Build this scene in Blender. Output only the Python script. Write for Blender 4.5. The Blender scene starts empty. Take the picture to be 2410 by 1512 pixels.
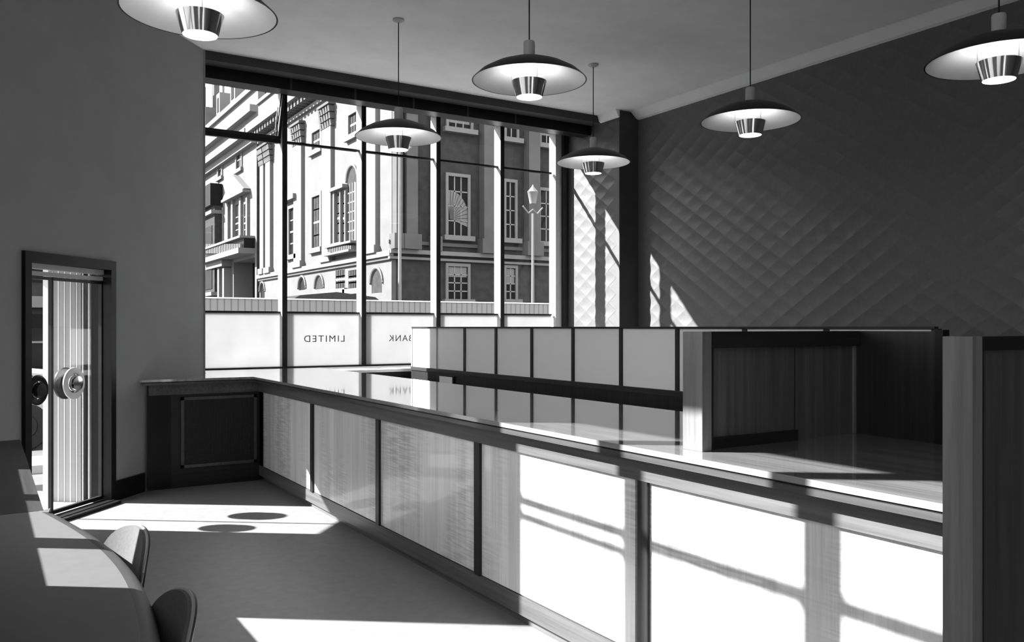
import bpy, bmesh, math, random
from mathutils import Vector, Matrix
random.seed(7)
C = bpy.context.scene.collection
PI = math.pi
sc = bpy.context.scene

# ------------------------------------------------------------------ camera geometry (also used to survey points on real planes)
FPX, CX, HY, EYE = 1988.0, 1205.0, 770.0, 1.5
TH = math.atan2(1245, 1988)
RV = (math.cos(TH), -math.sin(TH)); FV = (math.sin(TH), math.cos(TH))
def _ray(x, y):
    a = (x - CX) / FPX
    return (FV[0] + a * RV[0], FV[1] + a * RV[1], (HY - y) / FPX)
def on_x(x, y, X):
    d = _ray(x, y); t = X / d[0]; return (X, d[1] * t, EYE + d[2] * t)
def on_y(x, y, Y):
    d = _ray(x, y); t = Y / d[1]; return (d[0] * t, Y, EYE + d[2] * t)

# ------------------------------------------------------------------ materials (black and white photograph: neutral greys)
def _mat(name):
    m = bpy.data.materials.new(name); m.use_nodes = True
    nt = m.node_tree
    b = nt.nodes.get('Principled BSDF')
    return m, nt, b
def _set(b, **k):
    for n, v in k.items():
        n = n.replace('_', ' ')
        if n in b.inputs: b.inputs[n].default_value = v
def g3(v): return (v, v, v, 1)
def coords(nt, scale, rot=(0, 0, 0)):
    tc = nt.nodes.new('ShaderNodeTexCoord'); mp = nt.nodes.new('ShaderNodeMapping')
    mp.inputs['Scale'].default_value = scale; mp.inputs['Rotation'].default_value = rot
    nt.links.new(tc.outputs['Object'], mp.inputs['Vector'])
    return mp.outputs['Vector']
def noise(nt, vec, scale, detail=4, rough=.6):
    n = nt.nodes.new('ShaderNodeTexNoise')
    n.inputs['Scale'].default_value = scale; n.inputs['Detail'].default_value = detail
    n.inputs['Roughness'].default_value = rough
    nt.links.new(vec, n.inputs['Vector']); return n.outputs['Fac']
def ramp(nt, fac, stops):
    r = nt.nodes.new('ShaderNodeValToRGB')
    e = r.color_ramp.elements
    e[0].position, e[0].color = stops[0][0], g3(stops[0][1])
    e[1].position, e[1].color = stops[-1][0], g3(stops[-1][1])
    for p, v in stops[1:-1]:
        k = e.new(p); k.color = g3(v)
    nt.links.new(fac, r.inputs['Fac']); return r.outputs['Color']
def mixc(nt, f, a, b, mode='MULTIPLY'):
    m = nt.nodes.new('ShaderNodeMix'); m.data_type = 'RGBA'; m.blend_type = mode
    if isinstance(f, float): m.inputs[0].default_value = f
    else: nt.links.new(f, m.inputs[0])
    nt.links.new(a, m.inputs[6]); nt.links.new(b, m.inputs[7]); return m.outputs[2]
def bump(nt, b, h, strength, dist=.01):
    n = nt.nodes.new('ShaderNodeBump'); n.inputs['Strength'].default_value = strength; n.inputs['Distance'].default_value = dist
    nt.links.new(h, n.inputs['Height']); nt.links.new(n.outputs['Normal'], b.inputs['Normal'])
def plain(name, v, rough=.6, spec=.4, var=.12, scale=6, metal=0.0, bmp=0.0):
    m, nt, b = _mat(name)
    f = noise(nt, coords(nt, (1, 1, 1)), scale)
    nt.links.new(ramp(nt, f, [(.3, v * (1 - var)), (.7, v * (1 + var))]), b.inputs['Base Color'])
    _set(b, Roughness=rough, Specular_IOR_Level=spec, Metallic=metal)
    if bmp: bump(nt, b, noise(nt, coords(nt, (1, 1, 1)), 180), bmp)
    return m
def wood(name, lo, hi, axis='z', rough=.35, spec=.5, coat=0.0, ripple=0.0, fine=45):
    m, nt, b = _mat(name)
    s = {'z': (1, 1, .03), 'x': (.03, 1, 1), 'y': (1, .03, 1)}[axis]
    f = noise(nt, coords(nt, s), fine, 5, .65)
    f2 = noise(nt, coords(nt, s), fine * .16, 3, .5)
    c = ramp(nt, f, [(.3, lo), (.7, hi)])
    c2 = ramp(nt, f2, [(.35, .72), (.65, 1.0)])
    c = mixc(nt, .8, c, c2)
    if ripple:
        h = noise(nt, coords(nt, (.6, .6, 9)), 9, 2, .5)
        r = ramp(nt, h, [(.4, .45), (.6, 1.0)])
        k = ramp(nt, noise(nt, coords(nt, (1, 1.0, .35)), 1.6, 2), [(.45, 0.0), (.62, ripple)])
        c = mixc(nt, k, c, r)
    nt.links.new(c, b.inputs['Base Color'])
    _set(b, Roughness=rough, Specular_IOR_Level=spec, Coat_Weight=coat, Coat_Roughness=.05)
    return m
def clear_glass(name, tint=.96):
    m, nt, b = _mat(name); nt.nodes.remove(b)
    out = nt.nodes['Material Output']
    t = nt.nodes.new('ShaderNodeBsdfTransparent'); t.inputs['Color'].default_value = g3(tint)
    gl = nt.nodes.new('ShaderNodeBsdfGlossy'); gl.inputs['Roughness'].default_value = .02
    fr = nt.nodes.new('ShaderNodeFresnel'); fr.inputs['IOR'].default_value = 1.45
    mx = nt.nodes.new('ShaderNodeMixShader')
    mul = nt.nodes.new('ShaderNodeMath'); mul.operation = 'MULTIPLY'; mul.inputs[1].default_value = .8
    ge = nt.nodes.new('ShaderNodeNewGeometry'); inv = nt.nodes.new('ShaderNodeMath'); inv.operation = 'SUBTRACT'; inv.inputs[0].default_value = 1
    nt.links.new(ge.outputs['Backfacing'], inv.inputs[1])
    m3 = nt.nodes.new('ShaderNodeMath'); m3.operation = 'MULTIPLY'
    nt.links.new(fr.outputs[0], mul.inputs[0]); nt.links.new(mul.outputs[0], m3.inputs[0]); nt.links.new(inv.outputs[0], m3.inputs[1])
    nt.links.new(m3.outputs[0], mx.inputs[0])
    nt.links.new(t.outputs[0], mx.inputs[1]); nt.links.new(gl.outputs[0], mx.inputs[2])
    nt.links.new(mx.outputs[0], out.inputs['Surface']); return m
def frosted(name, trans, diff, wt=.65, clear=0.0):
    m, nt, b = _mat(name); nt.nodes.remove(b)
    out = nt.nodes['Material Output']
    f = noise(nt, coords(nt, (1, 1, 1)), 3, 3)
    t = nt.nodes.new('ShaderNodeBsdfTranslucent')
    nt.links.new(ramp(nt, f, [(.3, trans * .92), (.7, trans)]), t.inputs['Color'])
    d = nt.nodes.new('ShaderNodeBsdfDiffuse'); d.inputs['Color'].default_value = g3(diff)
    mx = nt.nodes.new('ShaderNodeMixShader'); mx.inputs[0].default_value = wt
    nt.links.new(d.outputs[0], mx.inputs[1]); nt.links.new(t.outputs[0], mx.inputs[2])
    last = mx
    if clear:
        tr = nt.nodes.new('ShaderNodeBsdfTransparent')
        m2 = nt.nodes.new('ShaderNodeMixShader'); m2.inputs[0].default_value = clear
        nt.links.new(last.outputs[0], m2.inputs[1]); nt.links.new(tr.outputs[0], m2.inputs[2]); last = m2
    nt.links.new(last.outputs[0], out.inputs['Surface']); return m
def glow(name, v, strength):
    m, nt, b = _mat(name)
    _set(b, Base_Color=g3(v), Emission_Color=g3(1), Emission_Strength=strength); return m
def boards(name, v, pitch, axis):
    m, nt, b = _mat(name)
    tc = nt.nodes.new('ShaderNodeTexCoord'); w = nt.nodes.new('ShaderNodeTexWave')
    w.wave_type = 'BANDS'; w.bands_direction = axis
    w.inputs['Scale'].default_value = 2 * PI / (20 * pitch); w.inputs['Distortion'].default_value = 0
    nt.links.new(tc.outputs['Object'], w.inputs['Vector'])
    nt.links.new(ramp(nt, w.outputs['Fac'], [(.02, v * .55), (.16, v)]), b.inputs['Base Color'])
    _set(b, Roughness=.7, Specular_IOR_Level=.2); return m

M = dict(
    wall=plain('grey painted plaster', .30, .85, .2, .05, 3),
    ceil=plain('ceiling plaster', .92, .9, .1, .04, 3),
    cornice=plain('cornice plaster', .85, .9, .1, .03, 3),
    floor=plain('dark grey linoleum', .185, .5, .35, .10, 14),
    quilt=plain('padded wall covering', .12, .34, .45, .07, 25),
    pelmet=plain('pelmet paint', .06, .7, .2, .1, 4),
    black=plain('black lacquer', .010, .4, .15, .2, 8),
    blackmetal=plain('black painted metal', .018, .45, .25, .2, 8),
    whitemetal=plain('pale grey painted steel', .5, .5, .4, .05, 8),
    darkwood=wood('dark stained wood', .012, .026, 'z', .4, .25, .0),
    darkwoody=wood('dark stained wood lengthwise', .018, .04, 'y', .4, .25, .0),
    darkwoodx=wood('dark stained wood crosswise', .012, .024, 'x', .4, .25, .0),
    midwood=wood('brown veneer', .035, .075, 'z', .4, .4, .2),
    edgewood=wood('lighter veneer edge', .11, .20, 'z', .4, .4, .1),
    cubwood=wood('brown cubicle veneer', .055, .115, 'z', .4, .4, .1),
    panelwood=wood('pale figured veneer', .60, .80, 'z', .3, .5, .35, ripple=.55, fine=55),
    topwood=wood('polished counter veneer', .17, .34, 'y', .07, .6, 1.0, fine=26),
    fascia=wood('counter fascia veneer', .06, .12, 'y', .4, .3, 0.0),
    nosing=wood('counter nosing', .04, .08, 'y', .3, .4, .1, fine=26),
    grille=plain('black wire mesh', .02, .6, .3, .5, 220),
    desktop=plain('pale desk linoleum', .105, .4, .4, .06, 20),
    desklip=plain('dark rubber desk edging', .035, .5, .4, .1, 20),
    fabric=plain('grey chair upholstery', .10, .8, .2, .12, 120),
    chairshell=plain('black chair shell', .03, .4, .5, .1, 20),
    piping=plain('pale piping', .25, .5, .4, .05, 20),
    chrome=plain('polished metal', .75, .12, .5, .03, 5, metal=1.0),
    dish=plain('white enamel', .86, .35, .5, .02, 5),
    clear=clear_glass('clear glass'),
    frostwin=frosted('obscured window glass', .50, .4, .75),
    frostscr=frosted('obscured screen glass', .92, .95, .15, .02),
    bulb=glow('lamp diffuser', .9, 1.0),
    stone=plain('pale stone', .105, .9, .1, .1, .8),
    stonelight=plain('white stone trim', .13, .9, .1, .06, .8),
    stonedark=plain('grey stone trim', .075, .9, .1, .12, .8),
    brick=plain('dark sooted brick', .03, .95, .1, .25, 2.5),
    pane=plain('dark window pane', .009, .5, .04, .3, .6),
    paneside=plain('window pane', .02, .5, .08, .3, .5),
    glaze=plain('white glazing bar', .15, .6, .3, .05, 4),
    slate=plain('slate roof', .14, .7, .3, .2, 1.2),
    road=plain('road surface', .1, .9, .1, .1, 1),
    pave=plain('pale paving', .3, .9, .1, .06, 2),
    porch=boards('pale vertical boarding', .36, .085, 'X'),
    hoard=boards('white hoarding boards', .2, .14, 'X'),
    card=plain('white card', .8, .8, .1, .02, 5),
    carbody=plain('pale car paint', .25, .25, .6, .03, 2),
    letter=plain('grey lettering', .10, .6, .2, .05, 8),
)

# ------------------------------------------------------------------ mesh helpers
class MB:
    def __init__(s): s.bm = bmesh.new()
    def hexa(s, p):   # p: 4 bottom ccw + 4 top
        v = [s.bm.verts.new(q) for q in p]
        for f in ((3, 2, 1, 0), (4, 5, 6, 7), (0, 1, 5, 4), (1, 2, 6, 5), (2, 3, 7, 6), (3, 0, 4, 7)):
            s.bm.faces.new([v[i] for i in f])
        return s
    def box(s, x0, y0, z0, x1, y1, z1):
        x0, x1 = sorted((x0, x1)); y0, y1 = sorted((y0, y1)); z0, z1 = sorted((z0, z1))
        return s.hexa([(x0, y0, z0), (x1, y0, z0), (x1, y1, z0), (x0, y1, z0), (x0, y0, z1), (x1, y0, z1), (x1, y1, z1), (x0, y1, z1)])
    def prism(s, poly, z0, z1, f=None):   # poly in a plane, f maps (u,v,w)->xyz, w from z0 to z1
        f = f or (lambda u, v, w: (u, v, w))
        a = [s.bm.verts.new(f(u, v, z0)) for u, v in poly]; b = [s.bm.verts.new(f(u, v, z1)) for u, v in poly]
        n = len(poly)
        s.bm.faces.new(a[::-1]); s.bm.faces.new(b)
        for i in range(n): s.bm.faces.new((a[i], a[(i + 1) % n], b[(i + 1) % n], b[i]))
        return s
    def lathe(s, prof, n=48, c=(0, 0, 0), closed=False):
        rings = []
        for r, z in prof:
            if r < 1e-5: rings.append([s.bm.verts.new((c[0], c[1], c[2] + z))])
            else: rings.append([s.bm.verts.new((c[0] + r * math.cos(2 * PI * i / n), c[1] + r * math.sin(2 * PI * i / n), c[2] + z)) for i in range(n)])
        pairs = list(zip(rings, rings[1:])) + ([(rings[-1], rings[0])] if closed else [])
        for a, b in pairs:
            for i in range(n):
                j = (i + 1) % n
                if len(a) == 1 and len(b) == 1: continue
                if len(a) == 1: s.bm.faces.new((a[0], b[j], b[i]))
                elif len(b) == 1: s.bm.faces.new((a[i], a[j], b[0]))
                else: s.bm.faces.new((a[i], a[j], b[j], b[i]))
        return s
    def tube(s, pts, r, n=10, closed=False):
        pts = [Vector(p) for p in pts]; rings = []; m = len(pts)
        for i, p in enumerate(pts):
            if closed: d = pts[(i + 1) % m] - pts[i - 1]
            else: d = pts[min(i + 1, m - 1)] - pts[max(i - 1, 0)]
            d.normalize()
            u = d.cross(Vector((0, 0, 1)))
            if u.length < .05: u = d.cross(Vector((1, 0, 0)))
            u.normalize(); v = d.cross(u)
            rr = r[i] if isinstance(r, (list, tuple)) else r
            rings.append([s.bm.verts.new(p + u * rr * math.cos(2 * PI * k / n) + v * rr * math.sin(2 * PI * k / n)) for k in range(n)])
        rng = range(m) if closed else range(m - 1)
        for i in rng:
            a, b = rings[i], rings[(i + 1) % m]
            for k in range(n): s.bm.faces.new((a[k], a[(k + 1) % n], b[(k + 1) % n], b[k]))
        if not closed:
            s.bm.faces.new(rings[0][::-1]); s.bm.faces.new(rings[-1])
        return s
    def build(s, name, mat, parent=None, bevel=0.0, smooth=False, origin=None):
        bm = s.bm
        bmesh.ops.recalc_face_normals(bm, faces=bm.faces[:])
        root = parent
        while root is not None and root.parent is not None: root = root.parent
        off = Vector(origin) if origin is not None else (Vector(root.location) if root is not None else None)
        if off is not None and off.length > 0:
            bmesh.ops.translate(bm, verts=bm.verts[:], vec=-off)
        if bevel:
            bmesh.ops.bevel(bm, geom=[e for e in bm.edges if len(e.link_faces) == 2 and e.calc_face_angle(0) > .6], offset=bevel, segments=2, affect='EDGES', profile=.7)
        me = bpy.data.meshes.new(name); bm.to_mesh(me); bm.free()
        if smooth:
            for p in me.polygons: p.use_smooth = True
            try: me.set_sharp_from_angle(angle=math.radians(40))
            except Exception: pass
        me.materials.append(M[mat])
        o = bpy.data.objects.new(name, me); C.objects.link(o)
        if parent is not None: o.parent = parent
        elif origin is not None: o.location = origin
        return o
def thing(name, label, cat, loc=(0, 0, 0), group=None, kind=None):
    o = bpy.data.objects.new(name, None); C.objects.link(o); o.location = loc; o.empty_display_size = .2
    o['label'] = label; o['category'] = cat
    if group: o['group'] = group
    if kind: o['kind'] = kind
    return o
def tag(o, label, cat, group=None, kind=None):
    o['label'] = label; o['category'] = cat
    if group: o['group'] = group
    if kind: o['kind'] = kind
    return o
def copy_tree(o, parent=None):
    c = o.copy(); C.objects.link(c)
    if parent is not None: c.parent = parent
    for ch in [k for k in bpy.data.objects if k.parent == o]: copy_tree(ch, c)
    return c

# ------------------------------------------------------------------ the setting: floor, ceiling, walls
ZC = 4.37
WX = -.33                                   # inner face of the left window wall
WY = 9.87                                   # inner face of the front window wall
PX, RX, PY = 7.118, 7.454, 8.711            # pier face, right wall face, pier near edge
def entr(X): return 6.9 + 1.1364 * X        # the angled entrance wall in plan
DL = Vector((.66, .7500, 0)).normalized(); DN = Vector((-DL.y, DL.x, 0))   # along it / outward
def ew(X, out=0.0, z=0.0):
    return (X + DN.x * out, entr(X) + DN.y * out, z)
def ebox(mb, xa, xb, oa, ob, z0, z1):       # a box on the entrance wall between plan positions xa, xb
    p = [ew(xa, oa), ew(xb, oa), ew(xb, ob), ew(xa, ob)]
    return mb.hexa([(a, b, z0) for a, b, _ in p] + [(a, b, z1) for a, b, _ in p])
EX, EY = 1.93, entr(1.93)

def structure(o, label=None):
    o['kind'] = 'structure'
    if label: tag(o, label[0], label[1], kind='structure')
    return o
fl = MB(); fl.prism([(-.6, -2.8), (7.7, -2.8), (7.7, 10.1), (1.75, 10.1), (1.75, 9.2), (-.6, 6.5)], -.12, 0)
structure(fl.build('floor', 'floor'), ('dark grey linoleum floor with sunlit patches', 'floor'))
cl = MB(); cl.prism([(-.6, -2.8), (7.7, -2.8), (7.7, 10.15), (1.70, 10.15), (1.70, 9.25), (-.62, 6.65)], ZC, ZC + .2)
structure(cl.build('ceiling', 'ceil'), ('pale grey plaster ceiling with hanging lamps', 'ceiling'))

# entrance wall (angled) with the doorway cut out
w = MB()
DXA, DXB, DZ = .240, .950, 2.065
ebox(w, WX, DXA, 0, .25, 0, ZC); ebox(w, DXB, EX, 0, .25, 0, ZC); ebox(w, DXA, DXB, 0, .25, DZ, ZC)
w.box(1.74, EY, 0, EX + .02, 10.1, ZC)
structure(w.build('wall_entrance', 'wall'), ('grey plaster wall with the narrow entrance doorway', 'wall'))
b = MB(); ebox(b, DXB + .002, 1.236, -.02, -.001, 0, .17)
structure(b.build('baseboard_entrance', 'black'), ('black skirting along the wall between doorway and counter', 'skirting'))

# left window wall, beside the camera
LY0, LY1, LZ0, LZ1 = 3.13, 5.70, 1.15, 3.60
w = MB()
w.box(WX - .25, 1.0, 0, WX, LY0, ZC); w.box(WX - .25, -2.6, 0, WX, -1.4, ZC); w.box(WX - .25, -1.4, 0, WX, 1.0, .9); w.box(WX - .25, -1.4, LZ1, WX, 1.0, ZC); w.box(WX - .25, LY1, 0, WX, 6.60, ZC)
w.box(WX - .25, LY0, 0, WX, LY1, LZ0); w.box(WX - .25, LY0, LZ1, WX, LY1, ZC)
structure(w.build('wall_left', 'wall'), ('grey plaster wall at the left holding the side window', 'wall'))
w2 = thing('window_2', 'side window over the writing desk left of the frame', 'window', (WX, LY0, LZ0), kind='structure')
m = MB(); m.box(WX - .12, LY0, LZ0, WX - .04, LY0 + .05, LZ1).box(WX - .12, LY1 - .05, LZ0, WX - .04, LY1, LZ1).box(WX - .12, LY0, LZ0, WX - .04, LY1, LZ0 + .04).box(WX - .12, LY0, LZ1 - .04, WX - .04, LY1, LZ1)
m.build('window_frame', 'blackmetal', w2)
for y in (3.79, 4.71): MB().box(WX - .15, y - .035, LZ0, WX - .02, y + .035, LZ1).build('mullion', 'blackmetal', w2)
MB().box(WX - .10, LY0, 2.845, WX - .06, 4.69, 2.885).build('transom', 'blackmetal', w2)
MB().box(WX - .10, 4.73, 2.865, WX - .06, LY1, 2.895).box(WX - .10, 4.73, 2.79, WX - .06, LY1, 2.815).build('transom', 'blackmetal', w2)
MB().box(WX - .085, LY0 + .04, LZ0 + .03, WX - .079, LY1 - .04, LZ1 - .03).build('pane', 'clear', w2)

w3 = thing('fill_window', 'added unseen side window behind the camera, letting in fill light', 'window', (WX, -.1, .9), kind='structure')  # added window, out of view, to brighten the room from behind the camera
m = MB()
for y in (-1.4, -.22, .95): m.box(WX - .12, y, .9, WX - .04, y + .05, LZ1)
m.box(WX - .12, -1.4, .9, WX - .04, 1.0, .94).box(WX - .12, -1.4, LZ1 - .04, WX - .04, 1.0, LZ1)
m.build('window_frame', 'blackmetal', w3)
MB().box(WX - .085, -1.38, .92, WX - .079, .98, LZ1 - .02).build('pane', 'clear', w3)

# back and near walls, out of view
structure(MB().box(-.6, -2.8, 0, 7.9, -2.6, ZC).build('wall_back', 'wall'), ('grey plaster wall behind the camera', 'wall'))

# right wall: padded lozenge covering over a plain backing
def quilt(mb, X, y0, y1, z0, z1):
    dw, dh = .330, .217
    ny = int((y1 - y0) / dw) + 3; nz = int((z1 - z0) / dh) + 3
    def clip(poly):
        for ax, lim, sg in ((0, y0, 1), (0, y1, -1), (1, z0, 1), (1, z1, -1)):
            out = []
            for i in range(len(poly)):
                a, c = poly[i], poly[(i + 1) % len(poly)]
                ia, ic = (a[ax] - lim) * sg >= 0, (c[ax] - lim) * sg >= 0
                if ia: out.append(a)
                if ia != ic:
                    t = (lim - a[ax]) / (c[ax] - a[ax]); out.append(tuple(a[k] + t * (c[k] - a[k]) for k in range(3)))
            poly = out
            if len(poly) < 3: return []
        return poly
    for r in range(-1, 2 * nz):
        for q in range(-1, ny):
            cy = 4.999 + (q - int((4.999 - y0) / dw) - 1) * dw + (dw / 2 if r % 2 else 0); cz = 1.5 + (r - int((1.5 - z0) / dh * 2) // 2 * 2 - 2) * dh / 2
            h = .008; e = [(cy + dw / 2, cz), (cy, cz + dh / 2), (cy - dw / 2, cz), (cy, cz - dh / 2)]
            if min(p[0] for p in e) >= y0 and max(p[0] for p in e) <= y1 and min(p[1] for p in e) >= z0 and max(p[1] for p in e) <= z1:
                N = 6; g = {}
                for i in range(N + 1):
                    for j in range(N + 1):
                        u, v = -1 + 2 * i / N, -1 + 2 * j / N   # u along two edges, v along the others
                        yy = cy + dw / 4 * (u + v); zz = cz + dh / 4 * (u - v)
                        k = 1 - (1 - u * u) * (1 - v * v)
                        g[i, j] = mb.bm.verts.new((X - .002 - h * k, yy, zz))
                for i in range(N):
                    for j in range(N):
                        f_ = mb.bm.faces.new((g[i, j], g[i + 1, j], g[i + 1, j + 1], g[i, j + 1])); f_.smooth = True
                continue
            poly = clip([(p[0], p[1], h) for p in e])
            if not poly: continue
            top = [mb.bm.verts.new((X - p[2], p[0], p[1])) for p in poly]
            bot = [mb.bm.verts.new((X + .02, p[0], p[1])) for p in poly]
            mb.bm.faces.new(top)
            for i in range(len(top)):
                j = (i + 1) % len(top); mb.bm.faces.new((top[i], bot[i], bot[j], top[j]))
rw = MB(); rw.box(RX, -2.6, 0, RX + .25, 10.1, ZC); rw.box(PX + .03, PY, 0, RX, 10.05, ZC)
rwo = structure(rw.build('wall_right', 'quilt'), ('dark wall at the right covered in padded lozenges', 'wall'))
q = MB(); quilt(q, RX, -2.5, PY, 0, ZC - .02); q.build('lozenge_padding', 'quilt', rwo)
q = MB(); quilt(q, PX + .03, PY, WY, 0, ZC - .02); q.build('pier_padding', 'quilt', rwo)
MB().box(PX + .005, PY - .012, 0, RX, PY, ZC - .02).build('pier_return', 'pelmet', rwo)  # darker skin puts the shade of the unlit return into its colour
cr = MB(); cr.prism([(RX - .001, ZC - .10), (RX - .05, ZC - .085), (RX - .14, ZC - .012), (RX - .16, ZC), (RX - .001, ZC)], -2.6, PY - .02, lambda u, v, w: (u, w, v))
structure(cr.build('trim_1', 'cornice'), ('pale plaster cornice along the top of the padded wall', 'cornice'))
cr = MB(); cr.prism([(PX - .001, ZC - .10), (PX - .03, ZC - .085), (PX - .06, ZC), (PX - .001, ZC)], PY - .02, 9.09, lambda u, v, w: (u, w, v))
structure(cr.build('trim_2', 'cornice'), ('pale cornice over the projecting padded pier', 'cornice'))

# front window wall
w = MB()
w.box(1.93, WY, 0, 7.7, 10.1, 1.0); w.box(1.93, WY, 4.30, 7.7, 10.1, ZC); w.box(7.085, WY + .03, 1.0, 7.7, 10.1, 4.30)
structure(w.build('wall_front', 'pelmet'), ('dark wall strips framing the large front window', 'wall'))
w1 = thing('window_1', 'large front window with tall mullions looking onto the street', 'window', (1.95, WY, 1.0), kind='structure')
MUL = (3.02, 4.013, 5.05, 6.03)
for x in MUL:
    MB().box(x - .028, WY, 1.0, x + .028, WY + .18, 4.30).build('mullion', 'blackmetal', w1)
    MB().box(x - .031, WY + .012, 1.02, x - .028, WY + .17, 4.29).build('mullion_lit_face', 'whitemetal', w1)  # pale plate paints in the sunlight on the mullion's left side
MB().box(7.03, WY - .03, 1.0, 7.09, WY + .18, 4.30).build('jamb', 'blackmetal', w1)
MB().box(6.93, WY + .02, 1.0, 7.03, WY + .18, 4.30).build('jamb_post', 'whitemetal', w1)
MB().box(1.95, WY + .05, 1.0, 1.99, WY + .18, 4.30).build('jamb', 'blackmetal', w1)
edges = [1.99] + list(MUL) + [6.93]
for i in range(5):
    a, c = edges[i] + (.0 if i == 0 else .03), edges[i + 1] - .031
    t = .024 if i == 0 else .013
    MB().box(a, WY + .07, 3.70 - t, c, WY + .12, 3.70 + t).build('upper_transom', 'blackmetal', w1)
    MB().box(a, WY + .07, 1.663, c, WY + .12, 1.685).build('lower_transom', 'blackmetal', w1)
    MB().box(a, WY + .10, 1.684, c, WY + .106, 3.70).build('clear_pane', 'clear', w1)
    if i: MB().box(a, WY + .10, 3.71, c, WY + .106, 4.29).build('top_pane', 'clear', w1)
    fp = MB().box(a, WY + .09, 1.02, c, WY + .10, 1.664).build('obscured_pane', 'frostwin', w1)
    if i in (1, 2):
        word, x0, x1 = (('LIMITED', 716, 811), ('BANK', 915, 971))[i - 1]
        X0, X1 = on_y(x0, 800, WY + .085)[0], on_y(x1, 800, WY + .085)[0]
        cu = bpy.data.curves.new('lettering', 'FONT'); cu.body = word; cu.extrude = .004; cu.space_character = 1.25
        to = bpy.data.objects.new('tmp', cu); C.objects.link(to)
        dg = bpy.context.evaluated_depsgraph_get(); dg.update()
        me = bpy.data.meshes.new_from_object(to.evaluated_get(dg))
        bpy.data.objects.remove(to)
        xs = [v.co.x for v in me.vertices]; ys = [v.co.y for v in me.vertices]
        sx = (X1 - X0) / (max(xs) - min(xs)); hz = .078 / (max(ys) - min(ys))
        base = Vector(w1.location)
        for v in me.vertices:
            v.co = Vector((X1 - (v.co.x - min(xs)) * sx, WY + .086 + v.co.z * .3, 1.318 + (v.co.y - min(ys)) * hz)) - base
        me.materials.clear(); me.materials.append(M['letter'])
        lo = bpy.data.objects.new('lettering', me); C.objects.link(lo); lo.parent = fp
        lo['label'] = 'grey capitals reading %s, seen from behind' % word
# bottom hung sash leaning into the room at the top of the first bay
def tilt(x, z): return (x, WY + .07 - (z - 3.73) * .40, z)
s = MB()
for xa, xb, za, zb in ((2.0, 2.03, 3.73, 4.27), (2.955, 2.985, 3.73, 4.27), (2.0, 2.985, 3.725, 3.755), (2.0, 2.985, 4.25, 4.275)):
    p = [tilt(xa, za), tilt(xb, za), tilt(xb, zb), tilt(xa, zb)]
    s.hexa([(a, b - .015, c) for a, b, c in p] + [(a, b + .015, c) for a, b, c in p])
so = s.build('opening_sash', 'blackmetal', w1)
p = [tilt(2.02, 3.74), tilt(2.97, 3.74), tilt(2.97, 4.26), tilt(2.02, 4.26)]
MB().hexa([(a, b - .003, c) for a, b, c in p] + [(a, b + .003, c) for a, b, c in p]).build('sash_pane', 'clear', so)
MB().tube([(2.945, WY - .13, 4.24), (2.935, WY + .06, 3.76)], .008).tube([(2.955, WY + .06, 4.10), (2.90, WY - .02, 3.80)], .007).build('stay', 'blackmetal', so)
MB().box(1.95, WY - .02, .985, 7.09, WY + .10, 1.03).build('sill', 'blackmetal', w1)
MB().box(3.362, 9.02, .98, 7.10, WY - .02, 1.012).build('window_board', 'cornice', w1)
MB().box(3.362, 9.03, 0, 7.10, 9.06, .98).build('apron', 'blackmetal', w1)
pl = MB().box(EX - .02, 9.10, 4.275, PX, 9.86, ZC)
structure(pl.build('trim_3', 'pelmet'), ('dark pelmet between ceiling and front window', 'pelmet'))
bb = thing('blind_box', 'long black blind box under the pelmet across the front window', 'blind box', (1.97, 9.30, 4.14))
MB().box(1.97, 9.30, 4.145, PX - .01, 9.50, 4.275).build('case', 'black', bb)
for px in (685, 836, 973, 1101, 1213):
    x = on_y(px, 230, 9.30)[0]; MB().box(x - .012, 9.292, 4.15, x + .012, 9.30, 4.27).build('joint_strip', 'pelmet', bb)

# ------------------------------------------------------------------ the entrance door
d = thing('door_1', 'glazed entrance door in a black frame, round push discs', 'door', ew(.595, .1), kind='structure')
f = MB()
ebox(f, DXA + .002, DXA + .045, -.03, .16, 0, DZ - .002); ebox(f, DXB - .045, DXB - .002, -.03, .16, 0, DZ - .002); ebox(f, DXA + .045, DXB - .045, -.03, .16, 1.985, DZ - .002)
f.build('door_frame', 'black', d)
th = MB(); ebox(th, DXA + .045, DXB - .045, -.12, .05, 0.0, .025)
ebox(th, DXA + .05, DXB - .05, -.07, -.05, .025, .03)
th.build('threshold', 'black', d)
f = MB(); ebox(f, DXA + .046, DXB - .046, .04, .10, 1.945, 1.984); ebox(f, DXA + .046, DXB - .046, .05, .09, 1.895, 1.925)
f.build('door_head_bars', 'whitemetal', d)
def leaf(xa, xb, stile_a, stile_b):
    l = MB(); ebox(l, xa, xa + stile_a, .055, .085, .03, 1.89); ebox(l, xb - stile_b, xb, .055, .085, .03, 1.89)
    ebox(l, xa, xb, .055, .085, .03, .06); ebox(l, xa, xb, .055, .085, 1.865, 1.89)
    lo = l.build('door_leaf', 'blackmetal', d)
    gl = MB(); ebox(gl, xa + stile_a, xb - stile_b, .067, .073, .06, 1.865); gl.build('door_glass', 'clear', lo)
    return lo
lf1 = leaf(DXA + .047, .500, .006, .006); lf2 = leaf(.503, DXB - .047, .006, .006)
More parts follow.
